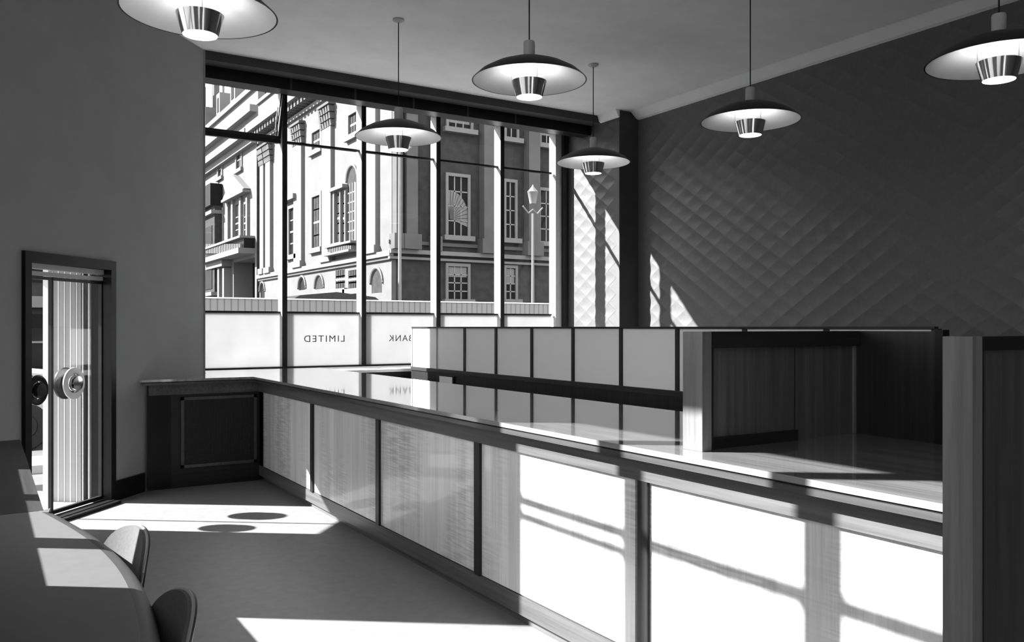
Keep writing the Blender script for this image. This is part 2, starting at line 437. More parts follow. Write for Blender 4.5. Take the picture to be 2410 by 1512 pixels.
def disc(X, z, r, ring, hub, lf):
    c = Vector(ew(X, .03, z)); R = Matrix((DL, Vector((0, 0, 1)), -DN)).transposed()
    def put(mb, prof, name, mat):
        mb.lathe(prof, 40)
        for v in mb.bm.verts: v.co = c + R @ v.co
        return mb.build(name, mat, lf, smooth=True)
    h = put(MB(), [(r, -.006), (r, .004), (r * .86, .014), (r * .62, .010), (r * .60, -.004), (r * .6, -.006)], 'push_disc', ring)
    h2 = put(MB(), [(0, .045), (r * .45, .040), (r * .52, .02), (r * .5, -.004), (0, -.006)], 'push_knob', hub)
    put(MB(), [(.012, 0), (.012, -.045), (0, -.045)], 'spindle', 'chrome')
    c2 = Vector(ew(X, .108, z))
    mb = MB().lathe([(0, -.012), (r, -.010), (r, .004), (0, .006)], 40)
    for v in mb.bm.verts: v.co = c2 + R @ v.co
    mb.build('outer_disc', 'blackmetal', lf, smooth=True)
disc(.645, 1.045, .128, 'dish', 'chrome', lf2)
disc(.372, 1.02, .115, 'black', 'blackmetal', lf1)

# recessed porch outside the door
po = MB(); ebox(po, DXB - .05, DXB + .25, .252, .56, -.14, 2.20)
pob = structure(po.build('wall_porch', 'porch', origin=ew(DXB, .25)), ('pale boarded porch wall seen through the entrance door', 'wall'))
pob.rotation_euler.z = 0
# vertical boarding as real battens on the porch wall, plus its white end trim
bt = MB()
for k in range(7):
    o0 = .17 + .058 * k
    ebox(bt, DXB - .0525, DXB - .050, o0, o0 + .010, 0.0, 1.98)
bt.build('batten', 'cornice', pob)
t = MB(); ebox(t, DXB - .075, DXB - .05, .535, .585, -.14, 2.2); t.build('corner_post', 'cornice', pob)
cp = MB(); ebox(cp, DXA - .15, DXB + .3, .26, .95, 2.10, 2.24)
structure(cp.build('ceiling_porch', 'porch'), ('flat porch canopy above the entrance door outside', 'canopy'))
ps = MB(); ebox(ps, DXA - .1, DXB + .2, .0, 1.3, -.14, -.001)
structure(ps.build('floor_porch', 'pave'), ('pale porch step outside the entrance door', 'step'))

# ------------------------------------------------------------------ the bank counter
NX, CB, CF = 2.205, 3.36, 2.29          # nosing, back edge, panel face
FY, ZT, CY0 = 8.30, 1.02, 1.228           # far leg front, top, near end
def wallx(Y, off=.0): return (Y - 6.9) / 1.1364 + off
ct = thing('bank_counter', 'long bank counter of pale veneer panels with polished top', 'counter', (2.3, 4.5, 0))
L = [(NX, CY0), (CB, CY0), (CB, 9.845), (EX + .03, 9.845), (EX + .03, EY - .02), (wallx(FY - .08, .03), FY - .08), (NX, FY - .08)]
MB().prism(L, ZT - .022, ZT).build('countertop', 'topwood', ct)
def off(poly, d): # shrink of the front edges only
    return [(NX + d, CY0), (CB, CY0), (CB, 9.84), (EX + .04, 9.84), (EX + .04, EY - .02), (wallx(FY - .08 + d, .04), FY - .08 + d), (NX + d, FY - .08 + d)]
MB().prism(off(L, .006), ZT - .030, ZT - .022).build('shadow_gap', 'black', ct)
MB().prism(off(L, .002), ZT - .052, ZT - .030).build('nosing', 'nosing', ct)
f = MB(); f.box(CF - .018, CY0, .872, CF + .10, FY, ZT - .052); f.box(wallx(FY, .05), FY - .012, .872, CF, FY + .10, ZT - .052)
f.build('fascia', 'fascia', ct)
PY_ = [8.17, 6.744, 5.38, 4.01, 2.65, CY0]
for a, c in zip(PY_, PY_[1:]):
    lo_, hi_ = c + (.045 if c != CY0 else 0), a - (.045 if a != 8.17 else 0)
    MB().box(CF, lo_, .155, CF + .03, hi_, .872).build('front_panel', 'panelwood', ct)
for y in PY_[1:-1]:
    MB().box(CF - .016, y - .045, .15, CF + .03, y + .012, .872).build('post', 'darkwood', ct)
    MB().box(CF + .012, y + .012, .15, CF + .03, y + .046, .872).build('groove', 'black', ct)
MB().box(CF + .03, CY0, .05, CF + .06, FY, .95).build('carcass', 'black', ct)
p = MB(); p.box(CF - .006, CY0, .055, CF + .03, FY, .150); p.box(CF + .035, CY0, 0, CF + .06, FY, .06)
p.build('plinth', 'fascia', ct)
# far leg: dark end with the framed grille
gx0, gx1 = wallx(FY, .04), CF
e = MB(); e.box(gx0 + .02, FY, .04, gx1, FY + .04, .872); e.box(gx0 + .02, FY + .02, 0, gx1, FY + .05, .06)
e.build('end_panel', 'darkwoodx', ct)
MB().box(gx0, FY - .012, 0.02, gx0 + .20, FY, .872).build('end_pilaster', 'black', ct)
G0, G1 = on_y(425, 1000, FY)[0], on_y(603, 1000, FY)[0]
gz0, gz1 = .185, .845
MB().box(G0 + .03, FY - .008, gz0 + .03, G1 - .03, FY - .001, gz1 - .03).build('grille', 'grille', ct)
gf = MB(); gf.box(G0, FY - .022, gz0, G0 + .028, FY, gz1).box(G1 - .028, FY - .022, gz0, G1, FY, gz1).box(G0, FY - .022, gz0, G1, FY, gz0 + .028).box(G0, FY - .022, gz1 - .028, G1, FY, gz1)
gf.build('grille_frame', 'midwood', ct)
gw = MB()
for k in range(1, 24):
    x = G0 + .03 + (G1 - G0 - .06) * k / 24; gw.box(x - .003, FY - .014, gz0 + .03, x + .003, FY - .008, gz1 - .03)
for k in range(1, 22):
    z = gz0 + .03 + (gz1 - gz0 - .06) * k / 22; gw.box(G0 + .03, FY - .016, z - .003, G1 - .03, FY - .010, z + .003)
gw.build('grille_wire', 'blackmetal', ct)
MB().box(CB - .03, CY0, .0, CB - .005, 9.02, ZT - .06).build('back_panel', 'darkwood', ct)

# ------------------------------------------------------------------ obscured glass screen behind the counter
SX, SY1, SY0 = 4.20, 8.86, 2.55
sg = thing('glass_screen', 'long obscured glass screen with thin black mullions behind counter', 'screen', (SX, 5.7, 0))
ys = [SY1 - .627 * k for k in range(0, 11)]; ys = [y for y in ys if y > SY0 + .1] + [SY0]
for a, c in zip(ys, ys[1:]): MB().box(SX - .006, c + .012, 1.045, SX + .006, a - .012, 1.488).build('pane', 'frostscr', sg)
for i, y in enumerate(ys):
    wd = .006 if i < 2 else .018
    MB().box(SX - .018, y - wd, 1.04, SX + .018, y + wd, 1.49).build('mullion', 'whitemetal' if i < 2 else 'blackmetal', sg)
MB().box(SX - .018, SY0, 1.486, SX + .018, SY1, 1.502).build('top_rail', 'blackmetal', sg)
MB().box(SX - .03, SY0, 1.005, SX + .03, SY1, 1.045).build('bottom_rail', 'darkwoody', sg)
MB().box(SX - .02, SY0, 0, SX + .02, SY1, 1.005).build('base_panel', 'darkwood', sg)
nc = thing('notice_card', 'small white card in a black frame low behind the counter', 'card', (SX - .03, 7.98, .93))
MB().box(SX - .036, 7.80, .885, SX - .0205, 8.14, .985).build('card_frame', 'black', nc)
MB().box(SX - .040, 7.825, .900, SX - .036, 8.115, .972).build('card', 'card', nc)

# ------------------------------------------------------------------ wooden cubicle on the counter, and the screen in front of it
ZP = 1.482
cu_ = thing('wooden_partition', 'dark veneered wooden cubicle standing on the counter top', 'partition', (2.8, 2.4, ZT))
MB().box(2.335, 2.355, ZT, 2.385, 2.462, ZP).build('post', 'edgewood', cu_, bevel=.003)
MB().box(2.385, 2.40, ZT, 3.33, 2.44, ZP - .02).build('panel', 'cubwood', cu_)
MB().box(2.385, 2.368, ZP - .065, 3.31, 2.445, ZP).build('top_rail', 'darkwoodx', cu_)
MB().box(2.387, 2.375, ZT, 2.415, 2.40, ZP - .065).build('stile', 'darkwood', cu_)
MB().box(2.415, 2.385, ZT, 2.92, 2.40, ZT + .045).build('base_rail', 'darkwoodx', cu_)
MB().box(2.915, 2.398, ZT + .04, 2.918, 2.4, ZP - .07).build('seam', 'darkwood', cu_)
MB().box(3.305, 2.395, ZT, 3.335, 2.43, ZP - .005).build('corner_bead', 'edgewood', cu_, bevel=.008)
MB().box(3.325, 2.02, ZT, 3.358, 2.44, ZP).build('return_panel', 'darkwood', cu_)
MB().box(3.315, 1.985, ZT, 3.36, 2.02, ZP + .006).build('end_stile', 'black', cu_)

fs = thing('wooden_screen', 'tall dark wooden screen with pale edge at right foreground', 'screen', (2.3, 1.2, 0))
MB().box(2.085, 1.172, 0, 2.13, 1.25, 1.476).build('edge_post', 'edgewood', fs, bevel=.002)
MB().box(2.13, 1.18, 0, 3.2, 1.22, 1.455).build('panel', 'midwood', fs)
MB().box(2.132, 1.168, 1.440, 3.2, 1.225, 1.476).build('top_rail', 'black', fs)
MB().box(2.13, 1.175, 0, 2.143, 1.18, 1.440).build('stile', 'darkwood', fs)

# ------------------------------------------------------------------ curved writing desk, ledge, chairs
sh = thing('ledge_casing', 'dark wooden casing with glossy top under the side window', 'casing', (-.06, 5.1, 0))
MB().prism([(WX + .004, 3.94), (.21, 3.94), (.21, 6.50), (WX + .004, 6.45)], .72, .75).build('casing_top', 'darkwoody', sh)
MB().prism([(WX + .004, 3.97), (.18, 3.97), (.18, 6.47), (WX + .004, 6.42)], .0, .72).build('casing_body', 'darkwood', sh)
outer = [(.235, 3.93), (.253, 3.886), (.323, 3.541), (.362, 3.30), (.384, 3.106), (.398, 2.90), (.401, 2.722), (.396, 2.55), (.386, 2.40), (.371, 2.239), (.345, 2.05), (.30, 1.86), (.23, 1.68), (.12, 1.50), (-.03, 1.36), (-.20, 1.28), (WX + .004, 1.25)]
def smooth_poly(pts, n=5):
    out = []
    for i in range(len(pts) - 1):
        p0, p1, p2, p3 = pts[max(i - 1, 0)], pts[i], pts[i + 1], pts[min(i + 2, len(pts) - 1)]
        for k in range(n):
            t = k / n
            out.append(tuple(.5 * (2 * p1[j] + (p2[j] - p0[j]) * t + (2 * p0[j] - 5 * p1[j] + 4 * p2[j] - p3[j]) * t * t + (3 * p1[j] - p0[j] - 3 * p2[j] + p3[j]) * t ** 3) for j in (0, 1)))
    return out + [pts[-1]]
outer = smooth_poly(outer)
def inset(pts, dd):
    r = []
    for i, p in enumerate(pts):
        a, c = Vector(pts[max(i - 1, 0)]), Vector(pts[min(i + 1, len(pts) - 1)])
        t = (c - a).normalized(); n = Vector((t.y, -t.x))   # inward
        if n.x > 0 and i < len(pts) * .8: n = -n
        r.append((max(p[0] + n.x * dd, WX + .004), p[1] + n.y * dd))
    r[0] = (pts[0][0] - dd, 3.935); r[-1] = (WX + .004, pts[-1][1] + dd); return r
inner = inset(outer, .045)
dk = thing('writing_desk', 'curved writing desk with pale top at lower left', 'desk', (0, 2.6, 0))
MB().prism(inner + [(WX + .004, 3.935)], .715, .75).build('desk_top', 'desktop', dk)
lip = MB()
prof = [(0, .7495), (.35, .748), (.8, .741), (1, .730), (1, .705), (0, .705)]
rings = [[lip.bm.verts.new((a[0] + (c[0] - a[0]) * u, a[1] + (c[1] - a[1]) * u, z)) for u, z in prof] for a, c in zip(inner, outer)]
for a, c in zip(rings, rings[1:]):
    for k in range(len(prof)): lip.bm.faces.new((a[k], a[(k + 1) % len(prof)], c[(k + 1) % len(prof)], c[k]))
lip.bm.faces.new(rings[0]); lip.bm.faces.new(rings[-1][::-1])
lip.build('desk_edge', 'desklip', dk, smooth=True)
for y in (1.75, 3.75): MB().box(WX + .01, y - .02, 0, .02, y + .02, .715).build('leg_panel', 'darkwood', dk)
MB().box(WX + .005, 1.4, .45, WX + .03, 3.9, .715).build('wall_batten', 'darkwood', dk)

def make_chair(label):
    ch = thing('desk_chair', label, 'chair', (0, 0, 0), group='chairs at the curved writing desk')
    # front of the chair looks to -X
    s = MB(); pr = [(-.21, -.19), (-.19, -.21), (.14, -.20), (.19, -.14), (.20, 0), (.19, .14), (.14, .20), (-.19, .21), (-.21, .19)]
    s.prism(pr, .43, .475); s.build('seat', 'fabric', ch, bevel=.012, smooth=True)
    def pt(a, v, r):   # a in -1..1 across, v in 0..1 up
        ang = a * math.radians(27); R0 = .38
        rim = math.sqrt(max(0.0, 1 - abs(a) ** 2.3))
        zc_, hh = .640, .150 * (.12 + .88 * rim)
        z = zc_ + (v - .5) * 2 * hh
        rr = R0 + r - .205
        return (rr * math.cos(ang) - R0 + .185 + .16 * (z - .5), rr * math.sin(ang), z)
    def shell(mb, r0, r1):
        nu, nv = 28, 8; g = {}
        for w_, r in ((0, r0), (1, r1)):
            for i in range(nu + 1):
                for j in range(nv + 1):
                    a = -1 + 2 * i / nu; v = j / nv
                    g[w_, i, j] = mb.bm.verts.new(pt(a * .995, v, r))
        for i in range(nu):
            for j in range(nv):
                mb.bm.faces.new((g[0, i, j], g[0, i + 1, j], g[0, i + 1, j + 1], g[0, i, j + 1]))
                mb.bm.faces.new((g[1, i, j], g[1, i, j + 1], g[1, i + 1, j + 1], g[1, i + 1, j]))
            for j, jj in ((0, 0), (nv, nv)):
                mb.bm.faces.new((g[0, i, j], g[0, i + 1, j], g[1, i + 1, j], g[1, i, j]))
        for j in range(nv):
            for i in (0, nu): mb.bm.faces.new((g[0, i, j], g[0, i, j + 1], g[1, i, j + 1], g[1, i, j]))
    b1 = MB(); shell(b1, .205, .219); bo = b1.build('backrest', 'fabric', ch, smooth=True)
    b2 = MB(); shell(b2, .2195, .229); b2.build('back_shell', 'chairshell', ch, smooth=True)
    loop = [pt(-.995 + 1.99 * i / 40, 1, .2192) for i in range(41)] + [pt(.995 - 1.99 * i / 40, 0, .2192) for i in range(41)]
    MB().tube(loop, .0045, 8, closed=True).build('piping', 'piping', bo, smooth=True)
    MB().tube([(.17, 0, .44), (.22, 0, .48), (.225, 0, .60)], .014).build('back_support', 'blackmetal', ch, smooth=True)
    for x, y in ((-.17, -.17), (-.17, .17), (.15, -.16), (.15, .16)):
        MB().tube([(x, y, .435), (x * 1.12, y * 1.12, 0)], [.013, .009]).build('leg', 'chrome', ch, smooth=True)
    return ch
ch1 = make_chair('desk chair with sunlit grey back, farther of the two at the desk')
ch2 = copy_tree(ch1); ch2['label'] = 'dark shaded desk chair with pale piping, nearer of the two'
ch1.location = (.235, 3.20, 0); ch1.rotation_euler.z = math.radians(14)
ch2.location = (.222, 2.36, 0); ch2.rotation_euler.z = math.radians(4)

# ------------------------------------------------------------------ six pendant lamps
def make_lamp(label):
    l = thing('pendant_lamp', label, 'lamp', (0, 0, 0), group='saucer pendant lamps')
    top = ZC - 3.25                           # local z of the ceiling; the rim is at local zero
    MB().lathe([(.0, top), (.055, top), (.055, top - .012), (.02, top - .03), (0, top - .03)], 24).build('ceiling_rose', 'whitemetal', l, smooth=True)
    MB().tube([(0, 0, top - .02), (0, 0, .26)], .005, 8).build('cord', 'blackmetal', l)
    MB().lathe([(0, .275), (.036, .27), (.040, .26), (.040, .14), (0, .14)], 24).build('stem', 'whitemetal', l, smooth=True)
    MB().lathe([(0, .150), (.06, .148), (.16, .13), (.26, .094), (.345, .048), (.40, -.002), (.403, -.006), (.397, -.006), (.34, .038), (.255, .084), (.16, .120), (.06, .138), (0, .14)], 64).build('shade', 'blackmetal', l, smooth=True)
    MB().lathe([(.394, -.0055), (.34, .030), (.25, .068), (.15, .092), (.05, .102), (0, .104), (0, .108), (.06, .106), (.16, .096), (.26, .072), (.342, .035), (.396, -.004)], 64).build('reflector_dish', 'dish', l, smooth=True)
    MB().lathe([(.122, -.012), (.124, -.012), (.092, -.122), (.090, -.122)], 40, closed=True).build('cone', 'chrome', l, smooth=True)
    for k in range(3):
        a = 2 * PI * k / 3 + .4
        MB().tube([(.122 * math.cos(a), .122 * math.sin(a), -.013), (.124 * math.cos(a), .124 * math.sin(a), .095)], .003, 6).build('cone_rod', 'chrome', l)
    MB().lathe([(0, -.116), (.089, -.116), (.089, -.122), (0, -.132)], 32).build('diffuser', 'bulb', l, smooth=True)
    li = bpy.data.lights.new('bulb', 'POINT'); li.energy = .9; li.shadow_soft_size = .045; li.color = (1, 1, 1)
    lo = bpy.data.objects.new('bulb', li); C.objects.link(lo); lo.parent = l; lo.location = (0, 0, -.045)
    return l
lamps = [(.985, 4.72, 3.185, 'pendant lamp cut by the top edge at upper left, largest in view'),
         (3.285, 7.24, 3.275, 'pendant lamp hanging in front of the third bay of the front window'),
         (3.249, 4.96, 3.235, 'pendant lamp high at top centre against the pale ceiling'),
         (5.651, 7.35, 3.30, 'smallest and farthest pendant lamp, in front of the padded pier'),
         (5.351, 4.85, 3.20, 'pendant lamp wholly against the padded wall below the cornice'),
         (5.12, 2.72, 3.09, 'pendant lamp cut by the right edge of the view')]
l0 = make_lamp(lamps[0][3])
ls = [l0] + [copy_tree(l0) for _ in lamps[1:]]
for o, (x, y, z, lab) in zip(ls, lamps):
    o.location = (x, y, z); o['label'] = lab
    dz = ZC - z - (ZC - 3.25)
    for ch in [k for k in bpy.data.objects if k.parent == o]:
        if ch.name.startswith('ceiling_rose'): ch.location.z = dz
        if ch.name.startswith('cord'):
            t_, b_ = ZC - 3.25 - .02, .26
            ch.scale.z = (t_ + dz - b_) / (t_ - b_); ch.location.z = b_ - b_ * ch.scale.z

# ------------------------------------------------------------------ outside: street, hoarding, buildings
st = MB(); st.prism([(-60, 10.1), (80, 10.1), (80, 120), (-60, 120)], -.4, -.15); st.prism([(-60, -10), (-.6, -10), (-.6, 10.1), (-60, 10.1)], -.4, -.15)
structure(st.build('ground', 'road'), ('street surface outside the bank', 'street'))
kb = MB(); kb.prism([(-20, 10.9), (2.0, 10.9), (2.0, 12.2), (-20, 12.2)], -.15, -.06)
structure(kb.build('pavement', 'pave'), ('pale pavement strip seen through the door', 'pavement'))
hd = thing('hoarding', 'long white boarded hoarding outside below the far buildings', 'hoarding', (9, 18, -.15))
MB().box(3.0, 18, -.15, 26, 18.06, 2.09).build('boards', 'hoard', hd)
MB().box(3.0, 17.98, 2.09, 26, 18.08, 2.115).build('capping', 'cornice', hd)

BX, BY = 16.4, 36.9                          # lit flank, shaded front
mb_ = thing('corner_building', 'pale classical corner building with giant pilasters across the street', 'building', (BX, BY, -.15))
def fY(x): return on_x(x, 600, BX)[1]
def fZ(x, y): return on_x(x, y, BX)[2]
def fbox(mb, x0, y0, x1, y1, out, inn=0.0, X=BX):
    xm = (x0 + x1) / 2
    mb.box(X - out, on_x(x0, 600, X)[1], on_x(xm, y1, X)[2], X + inn, on_x(x1, 600, X)[1], on_x(xm, y0, X)[2]); return mb
YL = fY(611)
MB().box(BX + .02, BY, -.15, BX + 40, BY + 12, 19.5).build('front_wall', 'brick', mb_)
# horizontal members along the lit flank
MB().box(BX - .22, BY - .2, 4.86, BX, YL, 5.12).build('string_course', 'stonelight', mb_)
MB().box(BX - .12, BY, 4.70, BX, YL, 4.86).build('string_moulding', 'stonedark', mb_)
MB().box(BX - .9, BY - .9, 15.0, BX, YL + .3, 15.55).build('cornice', 'stonelight', mb_)
dn = MB()
yy = BY - .6
while yy < YL: dn.box(BX - .7, yy, 14.62, BX, yy + .30, 15.0); yy += .62
dn.build('dentil_course', 'stonedark', mb_)
MB().box(BX - .16, BY, 14.30, BX, YL, 14.55).build('frieze_moulding', 'stonelight', mb_)
MB().box(BX - .1, BY - .1, 15.55, BX + .6, YL, 17.0).build('parapet', 'stone', mb_)
MB().box(BX - .25, BY - .25, 17.0, BX + .7, YL, 17.25).build('parapet_cap', 'stonelight', mb_)
MB().box(BX - .35, BY + .1, -.15, BX, YL, .9).build('plinth_course', 'stonelight', mb_)
# pilasters with leafy capitals
def pilaster(ya, yb, out=.20, zt=13.9):
    pmb = MB().box(BX - out, ya, 5.5, BX, yb, zt - 1.3); pmb.box(BX - out - .12, ya - .12, 5.12, BX, yb + .12, 5.5)
    po_ = pmb.build('pilaster', 'stonelight', mb_)
    cb = MB(); cyl = (ya + yb) / 2; hw = (yb - ya) / 2
    for t in range(3):
        for k in range(5):
            u = -1 + .5 * k; zz = zt - 1.3 + .38 * t; e_ = .03 + .05 * t
            cb.hexa([(BX - out - e_, cyl + hw * u * 1.05 - .14, zz), (BX, cyl + hw * u * 1.05 - .14, zz), (BX, cyl + hw * u * 1.05 + .14, zz), (BX - out - e_, cyl + hw * u * 1.05 + .14, zz),
                     (BX - out - e_ - .05, cyl + hw * u * 1.1 - .10, zz + .3), (BX, cyl + hw * u * 1.1 - .10, zz + .3), (BX, cyl + hw * u * 1.1 + .10, zz + .3), (BX - out - e_ - .05, cyl + hw * u * 1.1 + .10, zz + .3)])
    cb.box(BX - out - .2, ya - .2, zt - .14, BX, yb + .25, zt)
    cb.build('capital', 'stonedark', po_)
for a, c in ((618, 626), (631, 642), (698, 716), (765, 786), (873, 892)): pilaster(fY(c), fY(a))
# windows on the lit flank
CUTS = {}
def cut(root, poly, depth, X):   # remember an opening to be cut into the wall of this building
    CUTS.setdefault(root.name, []).append((poly, depth, X))
def open_wall(root, name, mat, X, X1, y0, y1, z0, z1):   # a wall laid up around its recessed openings
    cuts = CUTS[root.name]; dmax = max(c[1] for c in cuts); mb = MB()
    mb.box(X + dmax, y0, z0, X1, y1, z1)
    bb = [(min(u for u, v in p), max(u for u, v in p), min(v for u, v in p), max(v for u, v in p), d_) for p, d_, _ in cuts]
    ysx = sorted({y0, y1} | {t for q_ in bb for t in q_[:2]}); zsx = sorted({z0, z1} | {t for q_ in bb for t in q_[2:4]})
    for ya, yb in zip(ysx, ysx[1:]):
        start = None
        for za, zb in list(zip(zsx, zsx[1:])) + [(z1, None)]:
            ym = (ya + yb) / 2
            solid = zb is not None and not any(q_[0] < ym < q_[1] and q_[2] < (za + zb) / 2 < q_[3] for q_ in bb)
            if solid and start is None: start = za
            if not solid and start is not None: mb.box(X, ya, start, X + dmax, yb, za); start = None
    for (p, d_, _), q_ in zip(cuts, bb):
        if d_ < dmax: mb.box(X + d_, q_[0], q_[2], X + dmax, q_[1], q_[3])
        if len(p) > 4:
            arc = p[2:]; m_ = len(arc) // 2
            mb.prism([(q_[1], q_[3])] + arc[:m_ + 1][::-1], X, X + d_, lambda u, v, w_: (w_, u, v))
            mb.prism([(q_[0], q_[3])] + arc[m_:][::-1], X, X + d_, lambda u, v, w_: (w_, u, v))
    return mb.build(name, mat, root)
REC = .09
def bars(mb, X, ya, yb, za, zb, ny, nz, w_=.075):
    for i in range(1, ny):
        y = ya + (yb - ya) * i / ny; mb.box(X - .05, y - w_ / 2, za, X - .01, y + w_ / 2, zb)
    for j in range(1, nz):
        z = za + (zb - za) * j / nz; mb.box(X - .05, ya, z - w_ / 2, X - .01, yb, z + w_ / 2)
def flank_window(x0, y0, x1, y1, ny=3, nz=4, sur=True, hood=False, X=BX, root=None, pane='pane'):
    root = root or mb_
    ya, yb = sorted((on_x(x0, 600, X)[1], on_x(x1, 600, X)[1])); xm = (x0 + x1) / 2
    za, zb = on_x(xm, y1, X)[2], on_x(xm, y0, X)[2]
    cut(root, [(ya, za), (yb, za), (yb, zb), (ya, zb)], REC, X)
    wm = MB().box(X + REC - .04, ya, za, X + REC, yb, zb); wo = wm.build('window', pane, root)
    k = MB()
    if sur:
        k.box(X - .09, ya - .28, za, X, ya, zb + .2).box(X - .09, yb, za, X, yb + .28, zb + .2).box(X - .09, ya, zb, X, yb, zb + .2)
    k.box(X - .2, ya - .4, za - .28, X, yb + .4, za)
    if hood: k.box(X - .4, ya - .5, zb + .45, X, yb + .6, zb + .75)
    k.build('surround', 'stonelight', wo)
    Xr = X + REC - .02
    g = MB(); bars(g, Xr, ya, yb, za, zb, ny, nz); g.box(Xr - .06, ya, (za + zb) / 2 - .06, Xr - .01, yb, (za + zb) / 2 + .06)
    g.build('glazing_bars', 'glaze', wo)
for r in ((737, 309, 756, 352), (823, 268, 842, 316)): flank_window(*r, nz=2)
flank_window(737, 462, 755, 584); flank_window(682, 490, 698, 600, hood=True, ny=2)
flank_window(790, 636, 812, 680, ny=4, nz=3, sur=False); flank_window(820, 636, 841, 680, ny=4, nz=3, sur=False)
def arch(x0, y0, x1, y1, name, mat='pane', root=None, X=BX, out=.03):
    ya, yb = sorted((on_x(x0, 600, X)[1], on_x(x1, 600, X)[1])); xm = (x0 + x1) / 2
    za, zb = on_x(xm, y1, X)[2], on_x(xm, y0, X)[2]; r = (yb - ya) / 2; zs = max(zb - r, za + .1)
    poly = [(ya, za), (yb, za)] + [((ya + yb) / 2 + r * math.cos(PI * k / 14), zs + (zb - zs) * math.sin(PI * k / 14)) for k in range(15)]
    cut(root or mb_, poly, REC, X)
    o = MB().prism(poly, X + REC - .04, X + REC, lambda u, v, w_: (w_, u, v)).build(name, mat, root or mb_)
    rim = MB(); pts = [(X - .06, u * 1.0, v) for u, v in poly[2:]]
    rim.tube([(X - .03, yb + .1, zs)] + [(X - .03, (ya + yb) / 2 + (r + .12) * math.cos(PI * k / 14), zs + (zb - zs + .12) * math.sin(PI * k / 14)) for k in range(15)] + [(X - .03, ya - .1, zs)], .07, 6)
    rim.build('arch_rim', 'stonelight', o); return o
for r in ((704, 655, 719, 683), (743, 651, 761, 681), (875, 636, 899, 690), (613, 668, 623, 703)): arch(*r, 'arched_window')
# venetian window in its projecting bay
va = arch(818, 394, 840, 566, 'arched_window', 'paneside'); g = MB()
bars(g, BX + REC - .04, fY(840), fY(818), fZ(829, 566), fZ(829, 430), 4, 6, .07); g.build('glazing_bars', 'glaze', va)
flank_window(793, 455, 803, 572, ny=2, nz=5, sur=False); flank_window(806, 455, 815, 572, ny=1, nz=5, sur=False, pane='paneside')
cv = MB(); fbox(cv, 786, 440, 818, 448, .3); fbox(cv, 789, 450, 792, 575, .15); fbox(cv, 803.5, 450, 805.5, 575, .12); fbox(cv, 815.5, 448, 817.5, 575, .12); fbox(cv, 840.5, 430, 844, 575, .15)
cv.build('bay_frame', 'stonelight', mb_)
bl = MB(); fbox(bl, 784, 574, 846, 579, .5); fbox(bl, 784, 594, 846, 599, .6)
for k in range(14): fbox(bl, 786 + 4.2 * k, 579, 788 + 4.2 * k, 594, .4)
bl.build('balustrade', 'stonelight', mb_)
open_wall(mb_, 'flank_wall', 'stone', BX, BX + 12, BY + .02, YL, -.15, 16.0)
# shaded front (faces the bank)
def gX(x): return on_y(x, 600, BY)[0]
def gZ(x, y): return on_y(x, y, BY)[2]
def gbox(mb, x0, y0, x1, y1, out, inn=0.0):
    xm = (x0 + x1) / 2
    mb.box(gX(x0), BY - out, gZ(xm, y1), gX(x1), BY + inn, gZ(xm, y0)); return mb
MB().box(BX - .2, BY - .35, 4.98, BX + 40, BY, 5.18).box(BX - .2, BY - .22, 4.72, BX + 40, BY, 4.84).build('front_string_course', 'stonelight', mb_)
MB().box(BX - .2, BY - .12, 5.45, BX + 40, BY, 5.62).build('pedestal_band', 'stonedark', mb_)
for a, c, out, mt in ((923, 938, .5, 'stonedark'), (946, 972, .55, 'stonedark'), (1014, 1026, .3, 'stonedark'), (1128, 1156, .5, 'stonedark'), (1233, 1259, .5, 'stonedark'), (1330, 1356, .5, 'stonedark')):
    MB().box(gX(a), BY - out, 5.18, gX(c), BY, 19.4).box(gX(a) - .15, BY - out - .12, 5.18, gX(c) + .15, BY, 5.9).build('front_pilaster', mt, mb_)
MB().box(gX(921), BY - .03, -.15, gX(931), BY + .02, 4.7).build('corner_quoin', 'stonedark', mb_)
def front_window(x0, y0, x1, y1, nx=3, nz=4, blind=0, fan=False):
    xa, xb = gX(x0), gX(x1); xm = (x0 + x1) / 2; za, zb = gZ(xm, y1), gZ(xm, y0)
    wo = MB().box(xa, BY - .03, za, xb, BY, zb).build('window', 'pane', mb_)
    k = MB(); k.box(xa - .14, BY - .12, za, xa, BY, zb).box(xb, BY - .12, za, xb + .14, BY, zb).box(xa - .14, BY - .12, zb, xb + .14, BY, zb + .16)
    k.box(xa - .3, BY - .32, za - .24, xb + .3, BY, za); k.build('surround', 'stonelight', wo)
    g = MB()
    for i in range(1, nx):
        x = xa + (xb - xa) * i / nx; g.box(x - .03, BY - .06, za, x + .03, BY - .03, zb)
    for j in range(1, nz):
        z = za + (zb - za) * j / nz; g.box(xa, BY - .06, z - .03, xb, BY - .03, z + .03)
    g.build('glazing_bars', 'glaze', wo)
    if blind: MB().box(xa + .05, BY - .045, zb - (zb - za) * blind, xb - .05, BY - .032, zb - .03).build('blind', 'stonelight', wo)
    if fan:   # pale ribbed fan, a reflection painted onto the panes
        cxx, czz = xa + .12, za + (zb - za) * .28; R_ = min((xb - xa) * .95, (zb - za) * .46)
        poly = [(cxx, czz)] + [(cxx + R_ * math.cos(PI * (k / 12) * .62 - .25), czz + R_ * math.sin(PI * (k / 12) * .62 - .25) * 1.35) for k in range(13)]
        fo = MB().prism(poly, BY - .045, BY - .034, lambda u, v, w_: (u, w_, v)).build('fan_reflection', 'stonelight', wo)
        rb = MB()
        for k in range(1, 12):
            a_ = PI * (k / 12) * .62 - .25
            rb.tube([(cxx, BY - .05, czz), (cxx + R_ * math.cos(a_), BY - .05, czz + R_ * 1.35 * math.sin(a_))], .022, 4)
        rb.build('reflected_ribs', 'stonedark', fo)
front_window(1053, 417, 1099, 556, fan=True); front_window(1189, 430, 1210, 562, nx=2)
